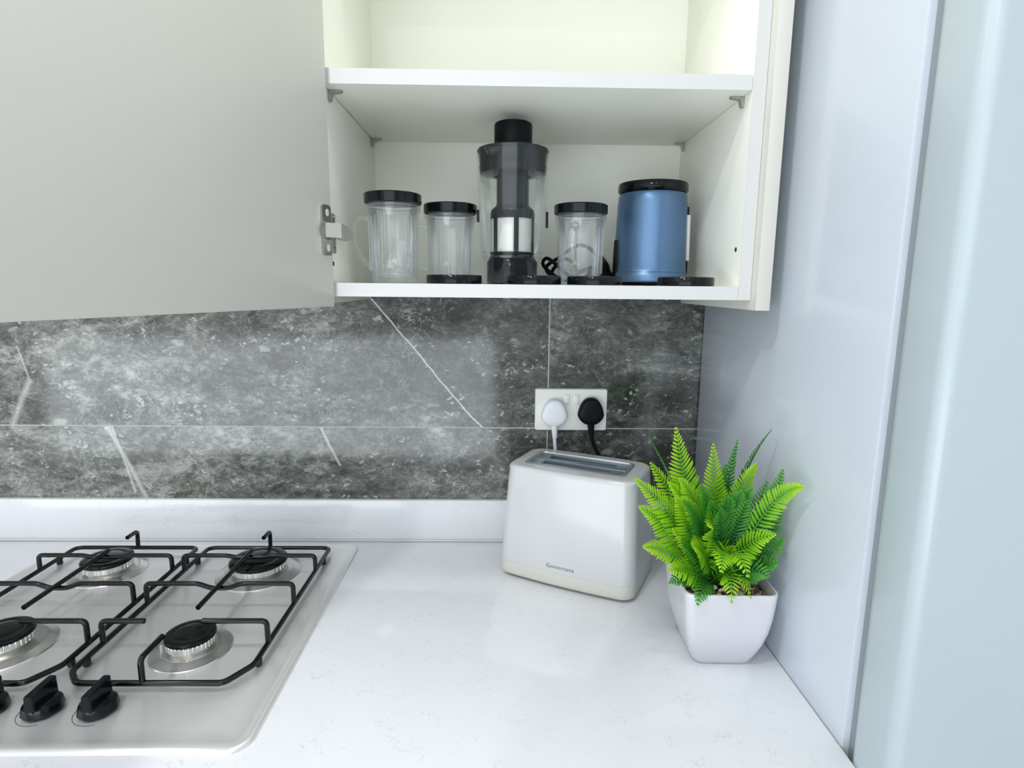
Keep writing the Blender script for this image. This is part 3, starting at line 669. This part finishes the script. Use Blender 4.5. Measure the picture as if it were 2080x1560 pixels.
# motor base
mb = empty('countertop_blender', (0.2510, -0.150, SH), 0, 'satin blue blender motor base with black rim at the right of the cabinet', 'blender')
mbb = part('housing', lambda b: lathe(b, [(0.050, 0.006), (0.0600, 0.006), (0.0625, 0.008), (0.0620, 0.0205), (0.0606, 0.0225), (0.0600, 0.030), (0.0590, 0.08), (0.0570, 0.135), (0.0560, 0.146), (0.0540, 0.150), (0.04, 0.151)], 0, 0, 96), 'blue', mb)
part('seam_ring', lambda b: lathe(b, [(0.0610, 0.0224), (0.0614, 0.0222), (0.0612, 0.0216)], 0, 0, 96), 'print', mb)
part('rim', lambda b: lathe(b, [(0.052, 0.1505), (0.0550, 0.1510), (0.0575, 0.1545), (0.0575, 0.164), (0.0560, 0.1665), (0.0520, 0.1668), (0.0505, 0.164), (0.0495, 0.158), (0.001, 0.157)], 0, 0, 96), 'black_gloss', mb)
part('underside', lambda b: lathe(b, [(0.001, 0.0005), (0.0500, 0.0005), (0.0520, 0.003), (0.0520, 0.0058), (0.001, 0.0059)], 0, 0, 60), 'black_matt', mb)
def sidepanel(a0, z0, z1, off, hw):
    def f(b):
        for i in range(1):
            rows = []
            for k in range(13):
                z = z0 + (z1 - z0) * k / 12; w = hw * math.sin(math.pi * (0.08 + 0.84 * k / 12)) ** 0.4
                rr = 0.0600 - 0.0028 * (z / 0.14)
                rows.append([((rr + o_) * math.cos(a0 + w * s), (rr + o_) * math.sin(a0 + w * s), z) for s, o_ in ((-1, -0.001), (-0.8, off), (0, off * 1.3), (0.8, off), (1, -0.001))])
            loft(b, rows, False, False, closed=False)
    return f
part('switch_panel', sidepanel(math.radians(-4), 0.018, 0.130, 0.0030, 0.30), 'black_gloss', mb)
part('pale_strip', sidepanel(math.radians(-18), 0.042, 0.116, 0.0042, 0.07), 'shelf_edge', mb)  # pale strip standing in for a bright gap beside the trim
part('cord_grip', sidepanel(math.radians(186), 0.012, 0.075, 0.0030, 0.22), 'black_matt', mb)
def cord(b):
    p = [(-0.062, 0.005, 0.016), (-0.070, 0.02, 0.028), (-0.085, 0.045, 0.030), (-0.105, 0.075, 0.012), (-0.150, 0.080, 0.010), (-0.172, 0.060, 0.030), (-0.150, 0.050, 0.048), (-0.115, 0.055, 0.070), (-0.088, 0.060, 0.060), (-0.078, 0.060, 0.035), (-0.080, 0.065, 0.012), (-0.115, 0.060, 0.007), (-0.150, 0.048, 0.012), (-0.178, 0.044, 0.034), (-0.172, 0.038, 0.046), (-0.150, 0.034, 0.030), (-0.130, 0.034, 0.014), (-0.115, 0.040, 0.022), (-0.090, 0.040, 0.032), (-0.070, 0.048, 0.036)]
    tube(b, smoothpath(p, 8), 0.0032, 10)
    p = [(-0.168, 0.052, 0.008), (-0.158, 0.050, 0.030), (-0.140, 0.046, 0.046), (-0.122, 0.050, 0.035), (-0.115, 0.055, 0.014), (-0.090, 0.055, 0.018), (-0.075, 0.055, 0.025)]
    tube(b, smoothpath(p, 8), 0.0032, 10)
cd = part('power_cord', cord, 'rubber', mb, 60)
def mplug(b):
    t = B(); loft(t, [rrect(0.020, 0.022, 0.008, 0), rrect(0.022, 0.024, 0.009, 0.004), rrect(0.020, 0.022, 0.009, 0.018), rrect(0.010, 0.012, 0.006, 0.022)])
    for x, y in ((-0.009, -0.006), (0.009, -0.006), (0, 0.010)): bx(t, x - 0.002, x + 0.002, y - 0.003, y + 0.003, -0.014, 0.0)
    merge(b, t, Matrix.Translation((-0.083, 0.040, 0.024)) @ Matrix.Rotation(math.radians(72), 4, 'Y') @ Matrix.Rotation(math.radians(25), 4, 'Z'))
part('plug', mplug, 'black_matt', cd)

# spare screw-on lids lying along the front edge
def lid(loc, label, rl=0.0418, h=0.0132):
    g = link('screw_lid', (lambda b: (lathe(b, [(rl - 0.0015, 0), (rl, 0.001), (rl, h - 0.002), (rl - 0.001, h - 0.0005), (rl - 0.003, h), (rl - 0.006, h - 0.0005), (rl - 0.008, h - 0.0025), (0.001, h - 0.0025)], 0, 0, 84), b)[1])(B()), M['black_gloss'], None, loc=loc)
    tag(g, label, 'lid', 'spare black lids lying on the cabinet bottom')
lid((-0.0725, -0.2640, SH), 'flat black lid lying before the mug left of the juicer jar')
lid((0.0468, -0.2730, SH), 'flat black lid lying before the juicer jar')
lid((0.1395, -0.2685, SH), 'flat black lid lying before the mug right of the juicer jar')
lid((0.2760, -0.2740, SH), 'flat black lid lying before the blue blender base, rightmost of the lids')

# ------------------------------------------------------------------ potted fern
PX, PY = 0.3180, -0.3760
fern = empty('potted_fern', (PX, PY, 0), math.radians(-1.5), 'bright green artificial fern in a square white pot beside the fridge freezer', 'plant')
def potf(b):
    prof = [(0.0370, 0.0), (0.0405, 0.0015), (0.0435, 0.008), (0.0480, 0.020), (0.0530, 0.036), (0.0575, 0.056), (0.0605, 0.078), (0.0622, 0.100), (0.0632, 0.1165), (0.0628, 0.1178), (0.0608, 0.1178), (0.0602, 0.1165), (0.0585, 0.100), (0.0560, 0.078)]
    loft(b, [rrect(h, h, 0.012 if h > 0.05 else 0.014, z) for h, z in prof], True, False)
part('pot', potf, 'pot', fern, 50)
part('soil', lambda b: loft(b, [rrect(0.0575, 0.0575, 0.01, 0.090), rrect(0.0585, 0.0585, 0.01, 0.1000)]), 'soil', fern)
def setattr_along(o, vals):
    a = o.data.attributes.new('along', 'FLOAT', 'POINT')
    a.data.foreach_set('value', vals)
bm = B(); vals = []
rp = random.Random(3)
for i in range(330):
    x, y = rp.uniform(-0.052, 0.052), rp.uniform(-0.052, 0.052); r = rp.uniform(0.0030, 0.0062)
    t = B(); bmesh.ops.create_icosphere(t, subdivisions=2, radius=r)
    mt = Matrix.Translation((x, y, 0.1005 + r * 0.45 + rp.uniform(0, 0.003))) @ Matrix.Rotation(rp.uniform(0, 6), 4, 'Z') @ Matrix.Rotation(rp.uniform(-0.4, 0.4), 4, 'X') @ Matrix.Diagonal((1.25, rp.uniform(0.7, 1), rp.uniform(0.5, 0.8), 1))
    n0 = len(t.verts); c = rp.random(); merge(bm, t, mt); vals += [c] * n0
pb = link('gravel', bm, M['pebble'], fern, 60); pb['kind'] = 'stuff'; setattr_along(pb, vals)

def frond(P0, P1, P2, wmax, mat, N=None, npair=24, twist=0.0, seed=0):
    rs = random.Random(seed)
    P0, P1, P2 = Vector(P0), Vector(P1), Vector(P2)
    bm = B(); vals = []
    def q(t): return P0 * (1 - t) ** 2 + P1 * 2 * t * (1 - t) + P2 * t * t
    def dq(t): return ((P1 - P0) * (1 - t) + (P2 - P1) * t).normalized()
    n = 18
    pts = [q(i / n) for i in range(n + 1)]
    tube(bm, pts, 0.001, 6, rfn=lambda u: 0.0013 - 0.0009 * u)
    vals += [0.15 + 0.5 * (i // 6) / n for i in range((n + 1) * 6)]
    rad = Vector((P2.x, P2.y, 0)); rad = rad.normalized() if rad.length > 0.01 else Vector((0, -1, 0))
    N = Vector(N) if N is not None else (-rad * 0.55 + Vector((0, -0.45, 0.75)))
    L = (P2 - P0).length
    for i in range(npair):
        t = 0.14 + 0.86 * (i + 0.5) / npair
        c = q(t); T = dq(t); Nn = (N - T * N.dot(T)).normalized(); S = T.cross(Nn).normalized()
        env = min(1.0, 0.45 + (t - 0.14) * 2.6) * (1 - max(0, (t - 0.45) / 0.55) ** 1.35) + 0.07
        for sd in (-1, 1):
            ln = wmax * env * rs.uniform(0.9, 1.08); ang = math.radians(rs.uniform(60, 68) - 28 * max(0, t - 0.6))
            d = (S * sd * math.sin(ang) + T * math.cos(ang)).normalized()
            wd = min(0.0021, L / npair * 0.27) * (0.8 + 0.3 * env)
            acr = d.cross(Nn).normalized()
            k0 = len(bm.verts); rows = []
            for j, (u, ww) in enumerate(((0, 0.35), (0.22, 0.85), (0.5, 1.0), (0.78, 0.8), (0.94, 0.42), (1.0, 0.08))):
                p = c + d * ln * u + T * ln * 0.13 * u * u - Nn * ln * (0.22 * u * u - 0.10 * u) + Nn * twist * ln * u * sd
                rows.append([bm.verts.new(p - acr * wd * ww - Nn * wd * 0.22 * ww), bm.verts.new(p + Nn * wd * 0.12), bm.verts.new(p + acr * wd * ww - Nn * wd * 0.22 * ww)])
                vals += [0.15 + 0.45 * t + 0.35 * u] * 3
            for a, b2 in zip(rows, rows[1:]):
                for k in range(2): bm.faces.new((a[k], a[k + 1], b2[k + 1], b2[k]))
    # mesh without normal recalculation: each leaflet is an open sheet
    for f in bm.faces: f.smooth = True
    me = bpy.data.meshes.new('frond'); bm.to_mesh(me); bm.free()
    o = bpy.data.objects.new('frond', me); me.materials.append(M[mat]); COL.objects.link(o); o.parent = fern
    setattr_along(o, vals)
    return o
# tips given in metres relative to the pot's centre on the worktop: (tip), (mid lift), width, material
F = [
 # tall ones at the back and top
 ((-0.108, 0.020, 0.318), (-0.055, 0.030, 0.235), 0.016, 'green', (0.9, -0.2, 0.2)),
 ((-0.068, 0.022, 0.330), (-0.045, 0.020, 0.210), 0.033, 'lime', (0.25, -1, 0.25)),
 ((-0.010, 0.030, 0.305), (0.000, 0.035, 0.200), 0.026, 'lime', (0.1, -1, 0.3)),
 ((0.066, 0.015, 0.330), (0.020, 0.035, 0.250), 0.020, 'green', (0.75, -0.6, 0.2)),
 ((0.027, 0.035, 0.310), (0.010, 0.040, 0.210), 0.018, 'green', (0.2, -1, 0.1)),
 ((0.068, -0.085, 0.279), (0.046, -0.045, 0.275), 0.019, 'lime', (-0.7, -0.9, 0.3)),
 ((0.056, -0.050, 0.292), (0.058, -0.020, 0.200), 0.024, 'green', (-0.8, -0.8, 0.1)),
 ((0.040, -0.005, 0.285), (0.015, 0.000, 0.240), 0.026, 'lime', (0.5, -0.9, 0.5)),
 ((-0.045, 0.050, 0.270), (-0.020, 0.050, 0.190), 0.028, 'green', (0.1, -1, 0.3)),
 ((0.020, 0.055, 0.265), (0.010, 0.050, 0.190), 0.028, 'green', (0, -1, 0.3)),
 # left side
 ((-0.130, -0.005, 0.262), (-0.070, 0.000, 0.215), 0.026, 'lime', (0.5, -0.9, 0.6)),
 ((-0.100, 0.030, 0.275), (-0.050, 0.025, 0.205), 0.028, 'lime', (0.4, -0.9, 0.5)),
 ((-0.125, -0.020, 0.226), (-0.075, -0.010, 0.200), 0.028, 'lime', (0.4, -0.8, 0.8)),
 ((-0.122, -0.045, 0.178), (-0.075, -0.030, 0.172), 0.026, 'lime', (0.4, -0.7, 0.9)),
 ((-0.105, 0.020, 0.205), (-0.060, 0.015, 0.170), 0.028, 'green', (0.4, -0.8, 0.8)),
 ((-0.092, -0.066, 0.155), (-0.050, -0.040, 0.150), 0.024, 'lime', (0.2, -0.8, 0.9)),
 ((-0.085, -0.050, 0.128), (-0.050, -0.030, 0.140), 0.020, 'green', (0.2, -0.8, 0.9)),
 ((-0.078, -0.030, 0.245), (-0.045, -0.020, 0.200), 0.028, 'lime', (0.3, -1, 0.6)),
 # centre, facing the viewer
 ((-0.040, -0.060, 0.215), (-0.020, -0.030, 0.225), 0.026, 'lime', (0.0, -0.8, 0.7)),
 ((-0.030, -0.090, 0.165), (-0.012, -0.050, 0.215), 0.027, 'lime', (0.0, -0.7, 0.7)),
 ((0.004, -0.094, 0.160), (-0.004, -0.045, 0.215), 0.024, 'lime', (0.1, -0.8, 0.6)),
 ((0.050, -0.060, 0.205), (0.010, -0.035, 0.190), 0.022, 'lime', (-0.1, -0.7, 0.9)),
 ((-0.012, -0.045, 0.255), (-0.010, -0.015, 0.190), 0.027, 'green', (0.1, -1, 0.4)),
 ((0.018, -0.040, 0.245), (0.008, -0.015, 0.180), 0.026, 'green', (-0.2, -1, 0.5)),
 ((-0.062, -0.065, 0.190), (-0.035, -0.040, 0.180), 0.027, 'lime', (0.2, -0.8, 0.8)),
 # low, drooping over the rim
 ((-0.010, -0.080, 0.116), (-0.004, -0.062, 0.180), 0.021, 'lime', (-0.1, -0.7, 0.5)),
 ((0.020, -0.070, 0.118), (0.004, -0.055, 0.172), 0.018, 'lime', (0.5, -0.6, 0.6)),
 ((-0.052, -0.072, 0.108), (-0.035, -0.050, 0.150), 0.020, 'green', (0.0, -0.8, 0.8)),
 ((0.045, -0.062, 0.145), (0.022, -0.035, 0.160), 0.024, 'green', (-0.2, -0.8, 0.6)),
 # right, darker
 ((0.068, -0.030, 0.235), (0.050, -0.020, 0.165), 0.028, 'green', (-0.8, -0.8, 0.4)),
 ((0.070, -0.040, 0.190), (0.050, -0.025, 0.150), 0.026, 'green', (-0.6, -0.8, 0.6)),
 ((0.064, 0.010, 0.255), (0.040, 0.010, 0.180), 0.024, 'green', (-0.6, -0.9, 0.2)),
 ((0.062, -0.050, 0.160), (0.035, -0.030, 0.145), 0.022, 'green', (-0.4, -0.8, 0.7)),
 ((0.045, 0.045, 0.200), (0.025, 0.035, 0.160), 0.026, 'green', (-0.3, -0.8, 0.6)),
]
F = [f for f in F]
rf = random.Random(11)
for k in range(36):          # fill of smaller fronds between the big ones
    a = math.radians(rf.uniform(0, 360)); rr = rf.uniform(0.03, 0.085); h = rf.uniform(0.16, 0.262)
    tx, ty = rr * math.cos(a) - 0.022, rr * math.sin(a) * 0.75 - 0.010
    if tx > 0.03 and h < 0.19: continue
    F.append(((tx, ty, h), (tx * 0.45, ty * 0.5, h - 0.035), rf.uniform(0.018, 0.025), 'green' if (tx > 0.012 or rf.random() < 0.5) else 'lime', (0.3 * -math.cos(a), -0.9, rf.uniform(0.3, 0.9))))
for i, (tip, mid, wmx, mt, N) in enumerate(F):
    a = i * 2.4; p0 = (0.012 * math.cos(a) - 0.006, 0.012 * math.sin(a) - 0.004, 0.100)
    Lf = (Vector(tip) - Vector(p0)).length
    frond(p0, mid, tip, wmx * 0.95, mt, N, npair=max(14, int(Lf / 0.0066)), seed=i)
